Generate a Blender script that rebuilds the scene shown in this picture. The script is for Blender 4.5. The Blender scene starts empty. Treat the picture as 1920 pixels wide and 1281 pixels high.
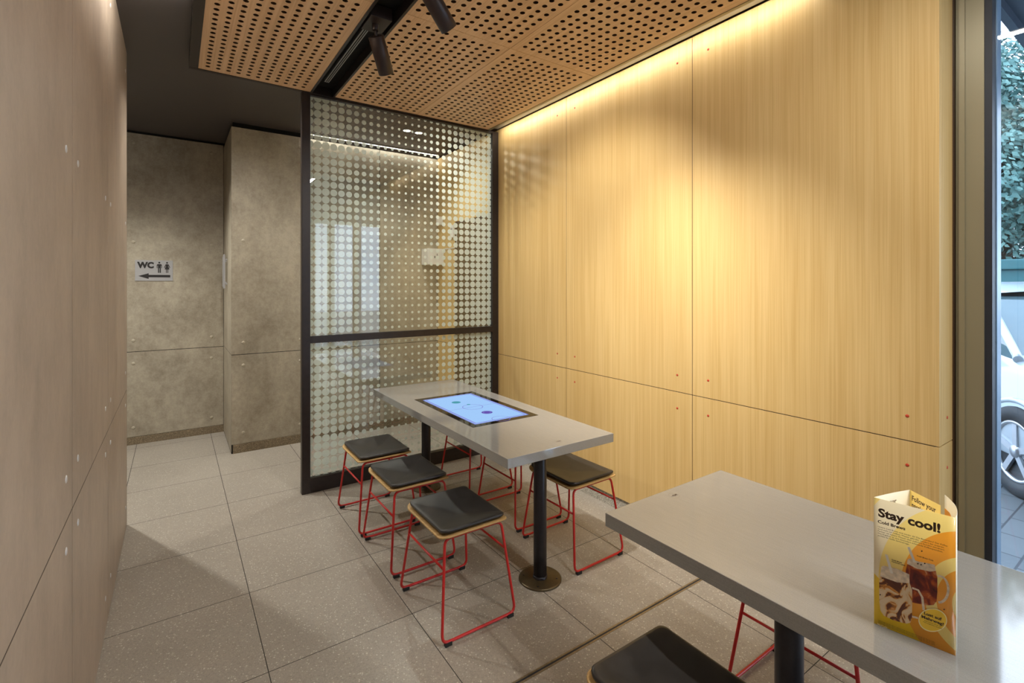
import bpy, bmesh, math, random
from mathutils import Vector, Matrix, noise
random.seed(7)
sc = bpy.context.scene
COL = sc.collection
PI = math.pi

# ------------------------------------------------------------------ camera
CAM_H = 1.52
cam_d = bpy.data.cameras.new('camera')
cam_d.sensor_width = 36.0
cam_d.lens = 915.7 / 1920 * 36.0
cam_d.shift_y = -(640.5 - 534.65) / 1920
cam_d.clip_start = 0.02
cam = bpy.data.objects.new('camera', cam_d)
COL.objects.link(cam)
cam.location = (0, 0, CAM_H)
cam.rotation_euler = (PI / 2, 0, -0.6047)
sc.camera = cam

# ------------------------------------------------------------------ world, exposure
sc.view_settings.view_transform = 'Standard'
sc.view_settings.look = 'None'
sc.view_settings.gamma = 1.0
sc.view_settings.use_curve_mapping = False
sc.view_settings.exposure = 0.82
w = bpy.data.worlds.new('sky')
sc.world = w
w.use_nodes = True
wn = w.node_tree
wn.nodes['Background'].inputs['Strength'].default_value = 3.2
_tc = wn.nodes.new('ShaderNodeTexCoord')
_nz = wn.nodes.new('ShaderNodeTexNoise'); _nz.inputs['Scale'].default_value = 2.2
_nz.inputs['Detail'].default_value = 5
_rp = wn.nodes.new('ShaderNodeValToRGB')
_rp.color_ramp.elements[0].position = .38; _rp.color_ramp.elements[0].color = (.50, .68, .93, 1)
_rp.color_ramp.elements[1].position = .60; _rp.color_ramp.elements[1].color = (.80, .88, 1.0, 1)
wn.links.new(_tc.outputs['Generated'], _nz.inputs['Vector'])
wn.links.new(_nz.outputs['Fac'], _rp.inputs['Fac'])
wn.links.new(_rp.outputs['Color'], wn.nodes['Background'].inputs['Color'])

# light levels of the room's lamps and of the added ones, in watts
E_LINEAR, E_TROUGH, E_SPOT1, E_SPOT2, E_LED, E_TWIN, E_CORR, E_UP, E_SPOT3, E_COL = 43, 3.6, 26, 62, 1.0, 42, 145, 24, 98, 46
WARM = (1.0, .945, .85)
NEUT = (1.0, .965, .90)


def light(name, kind, loc, energy, color=WARM, target=None, size=.1, size_y=None, radius=.03, angle=1.2, blend=.3, parent=None):
    d = bpy.data.lights.new(name, kind)
    d.energy = energy
    d.color = color
    if kind == 'AREA':
        d.shape = 'RECTANGLE'
        d.size = size
        d.size_y = size_y or size
    if kind == 'SPOT':
        d.spot_size = angle
        d.spot_blend = blend
        d.shadow_soft_size = radius
    o = bpy.data.objects.new(name, d)
    COL.objects.link(o)
    o.location = loc
    if target is not None:
        o.rotation_euler = (Vector(target) - Vector(loc)).to_track_quat('-Z', 'Y').to_euler()
    if parent:
        o.parent = parent
    return o


# ------------------------------------------------------------------ materials
def nmat(name, rough=.5, metal=0.0, color=(.5, .5, .5), spec=.5, coat=0):
    m = bpy.data.materials.new(name)
    m.use_nodes = True
    b = m.node_tree.nodes['Principled BSDF']
    b.inputs['Base Color'].default_value = (*color, 1)
    b.inputs['Roughness'].default_value = rough
    b.inputs['Metallic'].default_value = metal
    b.inputs['Specular IOR Level'].default_value = spec
    if coat:
        b.inputs['Coat Weight'].default_value = coat
        b.inputs['Coat Roughness'].default_value = .08
    return m, m.node_tree, b


def N(nt, t, **kw):
    n = nt.nodes.new(t)
    for k, v in kw.items():
        if k in n.inputs.keys():
            n.inputs[k].default_value = v
        else:
            setattr(n, k, v)
    return n


def L(nt, a, b):
    nt.links.new(a, b)


def coords(nt, scale=(1, 1, 1), out='Object', rot=(0, 0, 0)):
    tc = N(nt, 'ShaderNodeTexCoord')
    mp = N(nt, 'ShaderNodeMapping')
    mp.inputs['Scale'].default_value = scale
    mp.inputs['Rotation'].default_value = rot
    L(nt, tc.outputs[out], mp.inputs['Vector'])
    return mp.outputs['Vector']


def ramp(nt, fac, stops, interp='LINEAR'):
    r = N(nt, 'ShaderNodeValToRGB')
    r.color_ramp.interpolation = interp
    e = r.color_ramp.elements
    while len(e) < len(stops):
        e.new(.5)
    for i, (p, c) in enumerate(stops):
        e[i].position = p
        e[i].color = (*c, 1)
    L(nt, fac, r.inputs['Fac'])
    return r.outputs['Color']


def mathn(nt, op, a, b=None, c=None):
    n = N(nt, 'ShaderNodeMath', operation=op)
    for i, v in enumerate((a, b, c)):
        if v is None:
            continue
        if isinstance(v, (int, float)):
            n.inputs[i].default_value = v
        else:
            L(nt, v, n.inputs[i])
    return n.outputs[0]


def bump(nt, b, height, strength=.2, dist=.002):
    n = N(nt, 'ShaderNodeBump')
    n.inputs['Strength'].default_value = strength
    n.inputs['Distance'].default_value = dist
    L(nt, height, n.inputs['Height'])
    L(nt, n.outputs['Normal'], b.inputs['Normal'])


def mixc(nt, fac, a, b, mode='MIX'):
    n = N(nt, 'ShaderNodeMix')
    n.data_type = 'RGBA'
    n.blend_type = mode
    if isinstance(fac, (int, float)):
        n.inputs[0].default_value = fac
    else:
        L(nt, fac, n.inputs[0])
    for i, v in ((6, a), (7, b)):
        if isinstance(v, tuple):
            n.inputs[i].default_value = (*v, 1)
        else:
            L(nt, v, n.inputs[i])
    return n.outputs[2]


def mat_plain(name, color, rough=.5, metal=0.0, spec=.5, var=.06, scale=12, coat=0):
    """plain surface with a faint procedural unevenness of colour and gloss"""
    m, nt, b = nmat(name, rough, metal, color, spec, coat)
    nz = N(nt, 'ShaderNodeTexNoise', Scale=scale, Detail=4.0)
    L(nt, coords(nt), nz.inputs['Vector'])
    lo = tuple(max(0, c * (1 - var)) for c in color)
    hi = tuple(min(1, c * (1 + var)) for c in color)
    L(nt, ramp(nt, nz.outputs['Fac'], [(.3, lo), (.7, hi)]), b.inputs['Base Color'])
    L(nt, mathn(nt, 'MULTIPLY_ADD', nz.outputs['Fac'], .1, rough - .05), b.inputs['Roughness'])
    return m


def mat_emit(name, color, strength):
    m = bpy.data.materials.new(name)
    m.use_nodes = True
    nt = m.node_tree
    nt.nodes.clear()
    e = N(nt, 'ShaderNodeEmission', Strength=strength)
    e.inputs['Color'].default_value = (*color, 1)
    o = N(nt, 'ShaderNodeOutputMaterial')
    L(nt, e.outputs[0], o.inputs[0])
    return m


def mat_oak(name, lo, mid, hi, rough=.42, axis=2, fine=1.0):
    m, nt, b = nmat(name, rough, 0, mid, .35)
    big = [14.0, 14.0, 14.0]; big[axis] = .5
    fin = [260 * fine] * 3; fin[axis] = 2.2
    med = [60.0] * 3; med[axis] = .9
    n1 = N(nt, 'ShaderNodeTexNoise', Scale=1.0, Detail=3.0, Distortion=.8)
    L(nt, coords(nt, big), n1.inputs['Vector'])
    n2 = N(nt, 'ShaderNodeTexNoise', Scale=1.0, Detail=2.0)
    L(nt, coords(nt, fin), n2.inputs['Vector'])
    n3 = N(nt, 'ShaderNodeTexNoise', Scale=1.0, Detail=4.0, Distortion=.4)
    L(nt, coords(nt, med), n3.inputs['Vector'])
    a = mathn(nt, 'MULTIPLY', n1.outputs['Fac'], .26)
    a = mathn(nt, 'MULTIPLY_ADD', n2.outputs['Fac'], .38, a)
    a = mathn(nt, 'MULTIPLY_ADD', n3.outputs['Fac'], .36, a)
    L(nt, ramp(nt, a, [(.38, lo), (.50, mid), (.60, hi)]), b.inputs['Base Color'])
    bump(nt, b, n2.outputs['Fac'], .12, .0006)
    return m


def mat_concrete(name, lo, hi, rough=.5, streak=None, spec=.35):
    m, nt, b = nmat(name, rough, 0, hi, spec)
    n1 = N(nt, 'ShaderNodeTexNoise', Scale=1.0, Detail=8.0, Roughness=.62, Distortion=.3)
    L(nt, coords(nt, streak or (2.6, 2.6, 2.2)), n1.inputs['Vector'])
    n2 = N(nt, 'ShaderNodeTexNoise', Scale=1.0, Detail=6.0, Roughness=.7)
    L(nt, coords(nt, tuple(x * 9 for x in (streak or (2.6, 2.6, 2.2)))), n2.inputs['Vector'])
    n3 = N(nt, 'ShaderNodeTexNoise', Scale=70.0, Detail=3.0)
    L(nt, coords(nt), n3.inputs['Vector'])
    a = mathn(nt, 'MULTIPLY', n1.outputs['Fac'], .55)
    a = mathn(nt, 'MULTIPLY_ADD', n2.outputs['Fac'], .33, a)
    a = mathn(nt, 'MULTIPLY_ADD', n3.outputs['Fac'], .12, a)
    L(nt, ramp(nt, a, [(.36, lo), (.60, hi)]), b.inputs['Base Color'])
    bump(nt, b, n3.outputs['Fac'], .06, .001)
    return m


def mat_floor():
    m, nt, b = nmat('terrazzo_tile', .34, 0, (.4, .37, .32), .42)
    co = coords(nt)
    sp = N(nt, 'ShaderNodeSeparateXYZ'); L(nt, co, sp.inputs[0])
    # joints every 0.6 m
    jx = mathn(nt, 'PINGPONG', mathn(nt, 'ADD', sp.outputs[0], 60 - .304), .3)
    jy = mathn(nt, 'PINGPONG', mathn(nt, 'ADD', sp.outputs[1], 60 - .3205), .3)
    j = mathn(nt, 'MINIMUM', jx, jy)
    joint = mathn(nt, 'LESS_THAN', j, .0017)
    # chips
    v1 = N(nt, 'ShaderNodeTexVoronoi', Scale=125.0); L(nt, coords(nt, (1, 1.0, 1), rot=(0, 0, .4)), v1.inputs['Vector'])
    sc1 = N(nt, 'ShaderNodeSeparateColor'); L(nt, v1.outputs['Color'], sc1.inputs[0])
    big = mathn(nt, 'MULTIPLY', mathn(nt, 'GREATER_THAN', sc1.outputs[0], .86), mathn(nt, 'LESS_THAN', v1.outputs['Distance'], .42))
    v2 = N(nt, 'ShaderNodeTexVoronoi', Scale=260.0); L(nt, co, v2.inputs['Vector'])
    sc2 = N(nt, 'ShaderNodeSeparateColor'); L(nt, v2.outputs['Color'], sc2.inputs[0])
    nz = N(nt, 'ShaderNodeTexNoise', Scale=1.7, Detail=4.0); L(nt, co, nz.inputs['Vector'])
    base = ramp(nt, nz.outputs['Fac'], [(.3, (.295, .262, .222)), (.7, (.345, .308, .262))])
    sm = ramp(nt, sc2.outputs[1], [(0, (.78, .78, .78)), (.25, (.95, .95, .95)), (.8, (1.0, 1.0, 1.0)), (1, (1.15, 1.15, 1.13))])
    c = mixc(nt, 1.0, base, sm, 'MULTIPLY')
    chip = ramp(nt, sc1.outputs[1], [(0, (.40, .37, .32)), (1, (.56, .53, .47))])
    c = mixc(nt, big, c, chip)
    c = mixc(nt, joint, c, (.035, .03, .026))
    L(nt, c, b.inputs['Base Color'])
    L(nt, mathn(nt, 'MULTIPLY_ADD', joint, .5, .33), b.inputs['Roughness'])
    bump(nt, b, mathn(nt, 'SUBTRACT', 1.0, joint), .4, .001)
    return m


def mat_terrazzo_base(name, col):
    m, nt, b = nmat(name, .5, 0, col, .3)
    v2 = N(nt, 'ShaderNodeTexVoronoi', Scale=190.0); L(nt, coords(nt), v2.inputs['Vector'])
    s = N(nt, 'ShaderNodeSeparateColor'); L(nt, v2.outputs['Color'], s.inputs[0])
    L(nt, ramp(nt, s.outputs[0], [(0, tuple(c * .7 for c in col)), (.5, col), (1, tuple(min(1, c * 1.6) for c in col))]), b.inputs['Base Color'])
    return m


def mat_glass(name, ior=1.5, tint=(.96, .98, .97)):
    """clear thin pane: reflects by Fresnel, lets light straight through"""
    m = bpy.data.materials.new(name)
    m.use_nodes = True
    nt = m.node_tree
    nt.nodes.clear()
    tr = N(nt, 'ShaderNodeBsdfTransparent'); tr.inputs['Color'].default_value = (*tint, 1)
    gl = N(nt, 'ShaderNodeBsdfGlossy', Roughness=0.003)
    fr = N(nt, 'ShaderNodeFresnel')
    ge = N(nt, 'ShaderNodeNewGeometry')
    L(nt, mathn(nt, 'MULTIPLY_ADD', ge.outputs['Backfacing'], 1 / ior - ior, ior), fr.inputs['IOR'])
    mx = N(nt, 'ShaderNodeMixShader')
    L(nt, fr.outputs[0], mx.inputs[0]); L(nt, tr.outputs[0], mx.inputs[1]); L(nt, gl.outputs[0], mx.inputs[2])
    o = N(nt, 'ShaderNodeOutputMaterial'); L(nt, mx.outputs[0], o.inputs[0])
    return m


def mat_film():
    m = bpy.data.materials.new('frosted_film')
    m.use_nodes = True
    nt = m.node_tree
    nt.nodes.clear()
    tr = N(nt, 'ShaderNodeBsdfTransparent'); tr.inputs['Color'].default_value = (.9, .93, .9, 1)
    df = N(nt, 'ShaderNodeBsdfDiffuse'); df.inputs['Color'].default_value = (.84, .90, .85, 1)
    tl = N(nt, 'ShaderNodeBsdfTranslucent'); tl.inputs['Color'].default_value = (.84, .90, .86, 1)
    m1 = N(nt, 'ShaderNodeMixShader'); m1.inputs[0].default_value = .45
    L(nt, df.outputs[0], m1.inputs[1]); L(nt, tl.outputs[0], m1.inputs[2])
    m2 = N(nt, 'ShaderNodeMixShader'); m2.inputs[0].default_value = .90
    L(nt, tr.outputs[0], m2.inputs[1]); L(nt, m1.outputs[0], m2.inputs[2])
    o = N(nt, 'ShaderNodeOutputMaterial'); L(nt, m2.outputs[0], o.inputs[0])
    return m


def mat_steel_top():
    m, nt, b = nmat('grey_metallic_laminate', .22, .25, (.40, .39, .37), .75)
    nz = N(nt, 'ShaderNodeTexNoise', Scale=420.0, Detail=2.0); L(nt, coords(nt), nz.inputs['Vector'])
    n2 = N(nt, 'ShaderNodeTexNoise', Scale=1.0, Detail=3.0); L(nt, coords(nt, (300, 12, 300)), n2.inputs['Vector'])
    a = mathn(nt, 'MULTIPLY_ADD', n2.outputs['Fac'], .4, mathn(nt, 'MULTIPLY', nz.outputs['Fac'], .6))
    L(nt, ramp(nt, a, [(.3, (.285, .285, .278)), (.7, (.365, .362, .352))]), b.inputs['Base Color'])
    L(nt, mathn(nt, 'MULTIPLY_ADD', nz.outputs['Fac'], .08, .03), b.inputs['Roughness'])
    bump(nt, b, nz.outputs['Fac'], .02, .0003)
    return m


def mat_leather():
    m, nt, b = nmat('black_leatherette', .38, 0, (.022, .020, .019), .5)
    v = N(nt, 'ShaderNodeTexVoronoi', Scale=380.0); L(nt, coords(nt), v.inputs['Vector'])
    nz = N(nt, 'ShaderNodeTexNoise', Scale=14.0, Detail=3.0); L(nt, coords(nt), nz.inputs['Vector'])
    L(nt, ramp(nt, nz.outputs['Fac'], [(.3, (.018, .016, .015)), (.7, (.028, .025, .024))]), b.inputs['Base Color'])
    L(nt, mathn(nt, 'MULTIPLY_ADD', nz.outputs['Fac'], .12, .30), b.inputs['Roughness'])
    bump(nt, b, v.outputs['Distance'], .12, .0005)
    return m


def mat_pavers():
    m, nt, b = nmat('concrete_paving', .35, 0, (.3, .32, .34), .5)
    br = N(nt, 'ShaderNodeTexBrick', Scale=1.0)
    br.inputs['Color1'].default_value = (.13, .148, .158, 1); br.inputs['Color2'].default_value = (.17, .19, .20, 1)
    br.inputs['Mortar'].default_value = (.05, .055, .06, 1)
    br.inputs['Mortar Size'].default_value = .006
    br.inputs['Brick Width'].default_value = .32; br.inputs['Row Height'].default_value = .16
    L(nt, coords(nt), br.inputs['Vector'])
    L(nt, br.outputs['Color'], b.inputs['Base Color'])
    return m


def mat_leaf(name, a, bb):
    m, nt, b = nmat(name, .6, 0, a, .3)
    nz = N(nt, 'ShaderNodeTexNoise', Scale=1.3, Detail=6.0); L(nt, coords(nt), nz.inputs['Vector'])
    L(nt, ramp(nt, nz.outputs['Fac'], [(.35, a), (.65, bb)]), b.inputs['Base Color'])
    return m


def mat_print():
    """printed face of the table card: cream ground with concentric orange rings, yellow lower corner"""
    m, nt, b = nmat('card_print', .30, 0, (.9, .8, .4), .5, coat=.4)
    sp = N(nt, 'ShaderNodeSeparateXYZ'); L(nt, coords(nt), sp.inputs[0])
    def ell(cx, cz, rx, rz):
        a = mathn(nt, 'POWER', mathn(nt, 'ABSOLUTE', mathn(nt, 'DIVIDE', mathn(nt, 'SUBTRACT', sp.outputs[0], cx), rx)), 2.0)
        c = mathn(nt, 'POWER', mathn(nt, 'ABSOLUTE', mathn(nt, 'DIVIDE', mathn(nt, 'SUBTRACT', sp.outputs[2], cz), rz)), 2.0)
        return mathn(nt, 'SQRT', mathn(nt, 'ADD', a, c))
    e = ell(.172, .108, .124, .158)
    YEL, ORG = (.86, .66, .20), (.83, .34, .02)
    rings = ramp(nt, mathn(nt, 'MULTIPLY', e, .5), [(0, YEL), (.155, ORG), (.255, YEL), (.335, ORG), (.5, YEL), (.66, (.80, .70, .47)), (.86, (.88, .68, .22))], 'CONSTANT')
    d = mathn(nt, 'MULTIPLY_ADD', sp.outputs[0], .9, sp.outputs[2])
    corner = mathn(nt, 'MULTIPLY', mathn(nt, 'LESS_THAN', d, .115), mathn(nt, 'GREATER_THAN', e, 1.0))
    low = mathn(nt, 'MULTIPLY', mathn(nt, 'LESS_THAN', mathn(nt, 'SUBTRACT', sp.outputs[2], mathn(nt, 'MULTIPLY', sp.outputs[0], .2)), .0), 1.0)
    c = mixc(nt, corner, rings, (.86, .56, .01))
    L(nt, c, b.inputs['Base Color'])
    return m


def mat_swirl(name, stops, scale=40, dist=2.5):
    m, nt, b = nmat(name, .3, 0, stops[0][1], .5)
    nz = N(nt, 'ShaderNodeTexNoise', Scale=float(scale), Detail=3.0, Distortion=float(dist)); L(nt, coords(nt, (1, 1, .7)), nz.inputs['Vector'])
    L(nt, ramp(nt, nz.outputs['Fac'], stops), b.inputs['Base Color'])
    return m


M = {}
M['oak'] = mat_oak('light_oak_veneer', (.545, .355, .130), (.605, .415, .170), (.655, .465, .205))
M['oak_ply'] = mat_oak('oak_plywood', (.42, .25, .09), (.52, .33, .13), (.60, .40, .18), axis=0, fine=.6)
M['oak_perf'] = mat_oak('oak_ceiling_veneer', (.62, .40, .225), (.71, .48, .285), (.77, .545, .345), axis=1, fine=.6)
M['laminate'] = mat_concrete('warm_concrete_laminate', (.280, .220, .166), (.430, .345, .266), .42, streak=(1.5, 1.5, .75))
M['concrete'] = mat_concrete('concrete_look_panel', (.25, .212, .158), (.455, .405, .315), .5)
M['floor'] = mat_floor()
M['plinth_dark'] = mat_terrazzo_base('brown_terrazzo', (.20, .155, .10))
M['plinth_light'] = mat_terrazzo_base('pale_terrazzo', (.36, .34, .29))
M['ceiling'] = mat_plain('dark_satin_ceiling', (.078, .068, .068), .40, spec=.5, var=.08, scale=2)
M['black'] = mat_plain('black_void', (.008, .007, .007), .7, spec=.2)
M['bronze'] = mat_plain('dark_bronze_metal', (.030, .022, .020), .35, .35, var=.15, scale=30)
M['olive'] = mat_plain('anodised_bronze_metal', (.27, .235, .15), .35, .3, var=.02, scale=2)
M['gasket'] = mat_plain('dark_gasket', (.015, .017, .025), .5)
M['outer_frame'] = mat_plain('blue_grey_window_frame', (.22, .32, .44), .35, .2)
M['grey_metal'] = mat_plain('grey_aluminium', (.33, .33, .34), .35, .6)
M['brass'] = mat_plain('worn_brass_strip', (.30, .24, .15), .4, .7, var=.2, scale=60)
M['spot_black'] = mat_plain('matt_black_brown_metal', (.030, .020, .020), .42, .2)
M['post'] = mat_plain('black_powder_coat', (.022, .020, .024), .33, .3, var=.1, scale=90)
M['base'] = mat_plain('bronze_base_plate', (.10, .072, .035), .38, .6, var=.1, scale=90)
M['red'] = mat_plain('red_powder_coat', (.52, .018, .016), .33, 0, var=.05)
M['rubber'] = mat_plain('black_rubber', (.012, .012, .012), .6)
M['steel_top'] = mat_steel_top()
M['leather'] = mat_leather()
M['glass'] = mat_glass('clear_glass', 1.7)
M['win_glass'] = mat_glass('window_glass', 1.5, (.93, .97, 1.0))
M['film'] = mat_film()
M['screw_red'] = mat_plain('red_screw_cap', (.50, .05, .02), .4)
M['screw_pale'] = mat_plain('pale_screw_cap', (.62, .62, .62), .35, .3)
M['screw_beige'] = mat_plain('beige_screw_cap', (.42, .37, .28), .4)
M['white'] = mat_plain('white_plastic', (.72, .71, .68), .4, var=.03)
M['sign'] = mat_plain('sign_grey_white', (.36, .355, .36), .4, var=.03)
M['ink'] = mat_plain('black_ink', (.012, .010, .010), .5)
M['ink_brown'] = mat_plain('dark_brown_ink', (.055, .025, .010), .45)
M['card_cream'] = mat_plain('cream_card', (.80, .74, .58), .5, var=.03)
M['card_yellow'] = mat_plain('yellow_card', (.86, .62, .17), .45, var=.03)
M['card_orange'] = mat_plain('orange_ink', (.83, .36, .02), .45, var=.03)
M['badge'] = mat_plain('badge_yellow', (.87, .58, .04), .4, var=.03)
M['pale_ink'] = mat_plain('pale_yellow_ink', (.92, .80, .42), .4, var=.03)
M['jar_glass'] = mat_plain('printed_glass', (.72, .60, .45), .35, var=.25, scale=120)
M['straw'] = mat_plain('white_straw', (.80, .76, .68), .4, var=.04)
M['latte'] = mat_swirl('printed_iced_latte', [(.38, (.70, .55, .36)), (.47, (.66, .48, .27)), (.50, (.62, .25, .04)), (.55, (.13, .035, .012)), (.75, (.06, .015, .01))], 34, 2.0)
M['cola'] = mat_swirl('printed_cold_coffee', [(.30, (.05, .006, .008)), (.50, (.18, .018, .008)), (.62, (.45, .09, .01)), (.72, (.60, .30, .14))], 50, 1.0)
M['led'] = mat_emit('led_white', (1, .93, .82), 5)
M['led_warm'] = mat_emit('led_warm', (1, .85, .62), 3)
M['screen'] = mat_emit('screen_ice_blue', (.34, .56, .90), .60)
M['screen_purple'] = mat_emit('screen_lilac', (.25, .22, .70), .5)
M['screen_puck'] = mat_emit('screen_purple', (.16, .10, .50), .45)
M['screen_green'] = mat_emit('screen_teal', (.10, .42, .50), .45)
M['screen_white'] = mat_emit('screen_white', (.75, .86, 1.0), .95)
M['paving'] = mat_pavers()
M['asphalt'] = mat_plain('wet_asphalt', (.10, .115, .13), .3, var=.2, scale=3)
M['leaf_a'] = mat_leaf('leaf_dark_green', (.03, .08, .085), (.085, .17, .16))
M['leaf_b'] = mat_leaf('leaf_mid_green', (.05, .125, .115), (.15, .27, .24))
M['bark'] = mat_plain('bark', (.08, .06, .045), .9, var=.3)
M['car_paint'] = mat_plain('white_car_paint', (.50, .58, .64), .22, .1, var=.02, coat=.6)
M['car_glass'] = mat_plain('car_window', (.10, .17, .19), .08, .0, spec=.9, var=.1, scale=2)
M['tyre'] = mat_plain('tyre', (.03, .035, .04), .7)
M['rim'] = mat_plain('alloy_rim', (.5, .52, .55), .3, .7)
M['car_black'] = mat_plain('black_car_trim', (.012, .014, .018), .45)
M['teal'] = mat_plain('teal_painted_steel', (.03, .12, .13), .5)
M['canopy'] = mat_plain('blue_grey_soffit', (.035, .055, .085), .6)
M['rear'] = mat_plain('taupe_plaster', (.36, .28, .20), .7)
M['door_dark'] = mat_plain('dark_brown_door', (.09, .055, .02), .45, var=.1)
M['orange_wood'] = mat_oak('shaded_oak_veneer', (.44, .22, .07), (.56, .31, .11), (.64, .39, .16))


# ------------------------------------------------------------------ mesh helpers
class MB:
    def __init__(self):
        self.b = bmesh.new()
        self.mi = 0

    def mat(self, i):
        self.mi = i
        return self

    def face(self, vs, smooth=False):
        try:
            f = self.b.faces.new(vs)
        except ValueError:
            return None
        f.material_index = self.mi
        f.smooth = smooth
        return f

    def poly(self, pts):
        return self.face([self.b.verts.new(p) for p in pts])

    def box(self, x0, x1, y0, y1, z0, z1, bev=0):
        vs = [self.b.verts.new((x, y, z)) for x in (x0, x1) for y in (y0, y1) for z in (z0, z1)]
        fs = []
        for q in ((0, 1, 3, 2), (4, 6, 7, 5), (0, 4, 5, 1), (2, 3, 7, 6), (0, 2, 6, 4), (1, 5, 7, 3)):
            fs.append(self.face([vs[i] for i in q]))
        if bev:
            es = list({e for f in fs for e in f.edges})
            r = bmesh.ops.bevel(self.b, geom=es, offset=bev, segments=2, affect='EDGES', profile=.7)
            for f in r['faces']:
                f.material_index = self.mi
        return self

    def obox(self, c, ax, ay, az, hx, hy, hz):
        c, ax, ay, az = map(Vector, (c, ax, ay, az))
        vs = [self.b.verts.new(c + ax * hx * i + ay * hy * j + az * hz * k) for i in (-1, 1) for j in (-1, 1) for k in (-1, 1)]
        for q in ((0, 1, 3, 2), (4, 6, 7, 5), (0, 4, 5, 1), (2, 3, 7, 6), (0, 2, 6, 4), (1, 5, 7, 3)):
            self.face([vs[i] for i in q])
        return self

    def lathe(self, c, axis, prof, n=32):
        """prof: list of (radius, distance along axis)"""
        c, axis = Vector(c), Vector(axis).normalized()
        t = Vector((0, 0, 1)) if abs(axis.z) < .9 else Vector((1, 0, 0))
        u = axis.cross(t).normalized(); v = axis.cross(u)
        rings = []
        for r, d in prof:
            if r <= 1e-6:
                rings.append([self.b.verts.new(c + axis * d)])
            else:
                rings.append([self.b.verts.new(c + axis * d + (u * math.cos(2 * PI * k / n) + v * math.sin(2 * PI * k / n)) * r) for k in range(n)])
        for a, b in zip(rings, rings[1:]):
            for k in range(n):
                if len(a) == 1 and len(b) == 1:
                    continue
                if len(a) == 1:
                    self.face([a[0], b[k], b[(k + 1) % n]], True)
                elif len(b) == 1:
                    self.face([a[k], b[0], a[(k + 1) % n]], True)
                else:
                    self.face([a[k], b[k], b[(k + 1) % n], a[(k + 1) % n]], True)
        return self

    def cyl(self, p, q, r, n=24, bev=.001):
        p, q = Vector(p), Vector(q)
        d = (q - p).length
        return self.lathe(p, q - p, [(0, 0), (r - bev, 0), (r, bev), (r, d - bev), (r - bev, d), (0, d)], n)

    def tube(self, pts, r, n=10, closed=False):
        pts = [Vector(p) for p in pts]
        m = len(pts)
        rings = []
        up = None
        for i, p in enumerate(pts):
            a = pts[(i - 1) % m] if (closed or i > 0) else p
            b = pts[(i + 1) % m] if (closed or i < m - 1) else p
            t = (b - a).normalized()
            if up is None:
                up = t.orthogonal().normalized()
            up = (up - t * up.dot(t)).normalized()
            v = t.cross(up)
            rings.append([self.b.verts.new(p + (up * math.cos(2 * PI * k / n) + v * math.sin(2 * PI * k / n)) * r) for k in range(n)])
        prs = list(zip(rings, rings[1:]))
        if closed:
            # match twist on closing ring
            best = min(range(n), key=lambda s: sum((rings[-1][k].co - rings[0][(k + s) % n].co).length for k in range(n)))
            prs.append((rings[-1], [rings[0][(k + best) % n] for k in range(n)]))
        for a, b in prs:
            for k in range(n):
                self.face([a[k], a[(k + 1) % n], b[(k + 1) % n], b[k]], True)
        if not closed:
            self.face(list(reversed(rings[0]))); self.face(rings[-1])
        return self

    def prism(self, pts, d):
        """extrude planar polygon pts by vector d"""
        d = Vector(d)
        a = [self.b.verts.new(p) for p in pts]
        c = [self.b.verts.new(Vector(p) + d) for p in pts]
        n = len(pts)
        self.face(list(reversed(a))); self.face(c)
        for k in range(n):
            self.face([a[k], a[(k + 1) % n], c[(k + 1) % n], c[k]])
        return self

    def build(self, name, mats, parent=None, loc=None, recalc=True):
        if recalc:
            bmesh.ops.recalc_face_normals(self.b, faces=self.b.faces)
        me = bpy.data.meshes.new(name)
        self.b.to_mesh(me); self.b.free()
        if not isinstance(mats, (list, tuple)):
            mats = [mats]
        for m in mats:
            me.materials.append(M[m] if isinstance(m, str) else m)
        o = bpy.data.objects.new(name, me)
        COL.objects.link(o)
        if parent:
            o.parent = parent
        if loc:
            o.location = loc
        return o


def fillet(pts, r, seg=6, closed=True):
    out = []
    n = len(pts)
    for i, p in enumerate(pts):
        p = Vector(p)
        if not closed and i in (0, n - 1):
            out.append(p); continue
        a = (Vector(pts[(i - 1) % n]) - p).normalized(); b = (Vector(pts[(i + 1) % n]) - p).normalized()
        ang = a.angle(b)
        t = min(r / math.tan(ang / 2), (Vector(pts[(i - 1) % n]) - p).length * .49, (Vector(pts[(i + 1) % n]) - p).length * .49)
        p0, p1 = p + a * t, p + b * t
        for k in range(seg + 1):
            s = k / seg
            out.append((1 - s) ** 2 * p0 + 2 * s * (1 - s) * p + s * s * p1)
    return out


def thing(name, label, cat, loc=(0, 0, 0), rz=0, group=None):
    o = bpy.data.objects.new(name, None)
    COL.objects.link(o)
    o.location = loc; o.rotation_euler = (0, 0, rz)
    o.empty_display_size = .1
    o['label'] = label; o['category'] = cat
    if group:
        o['group'] = group
    return o


def tag(o, label, cat, group=None):
    o['label'] = label; o['category'] = cat
    if group:
        o['group'] = group
    return o


def struct(o):
    o['kind'] = 'structure'
    return o


def dup(root, loc, rz, label):
    r = root.copy(); COL.objects.link(r)
    r.location = loc; r.rotation_euler = (0, 0, rz); r['label'] = label
    for ch in list(root.children):
        c = ch.copy(); COL.objects.link(c); c.parent = r
        for g in list(ch.children):
            d = g.copy(); COL.objects.link(d); d.parent = c
    return r


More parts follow.
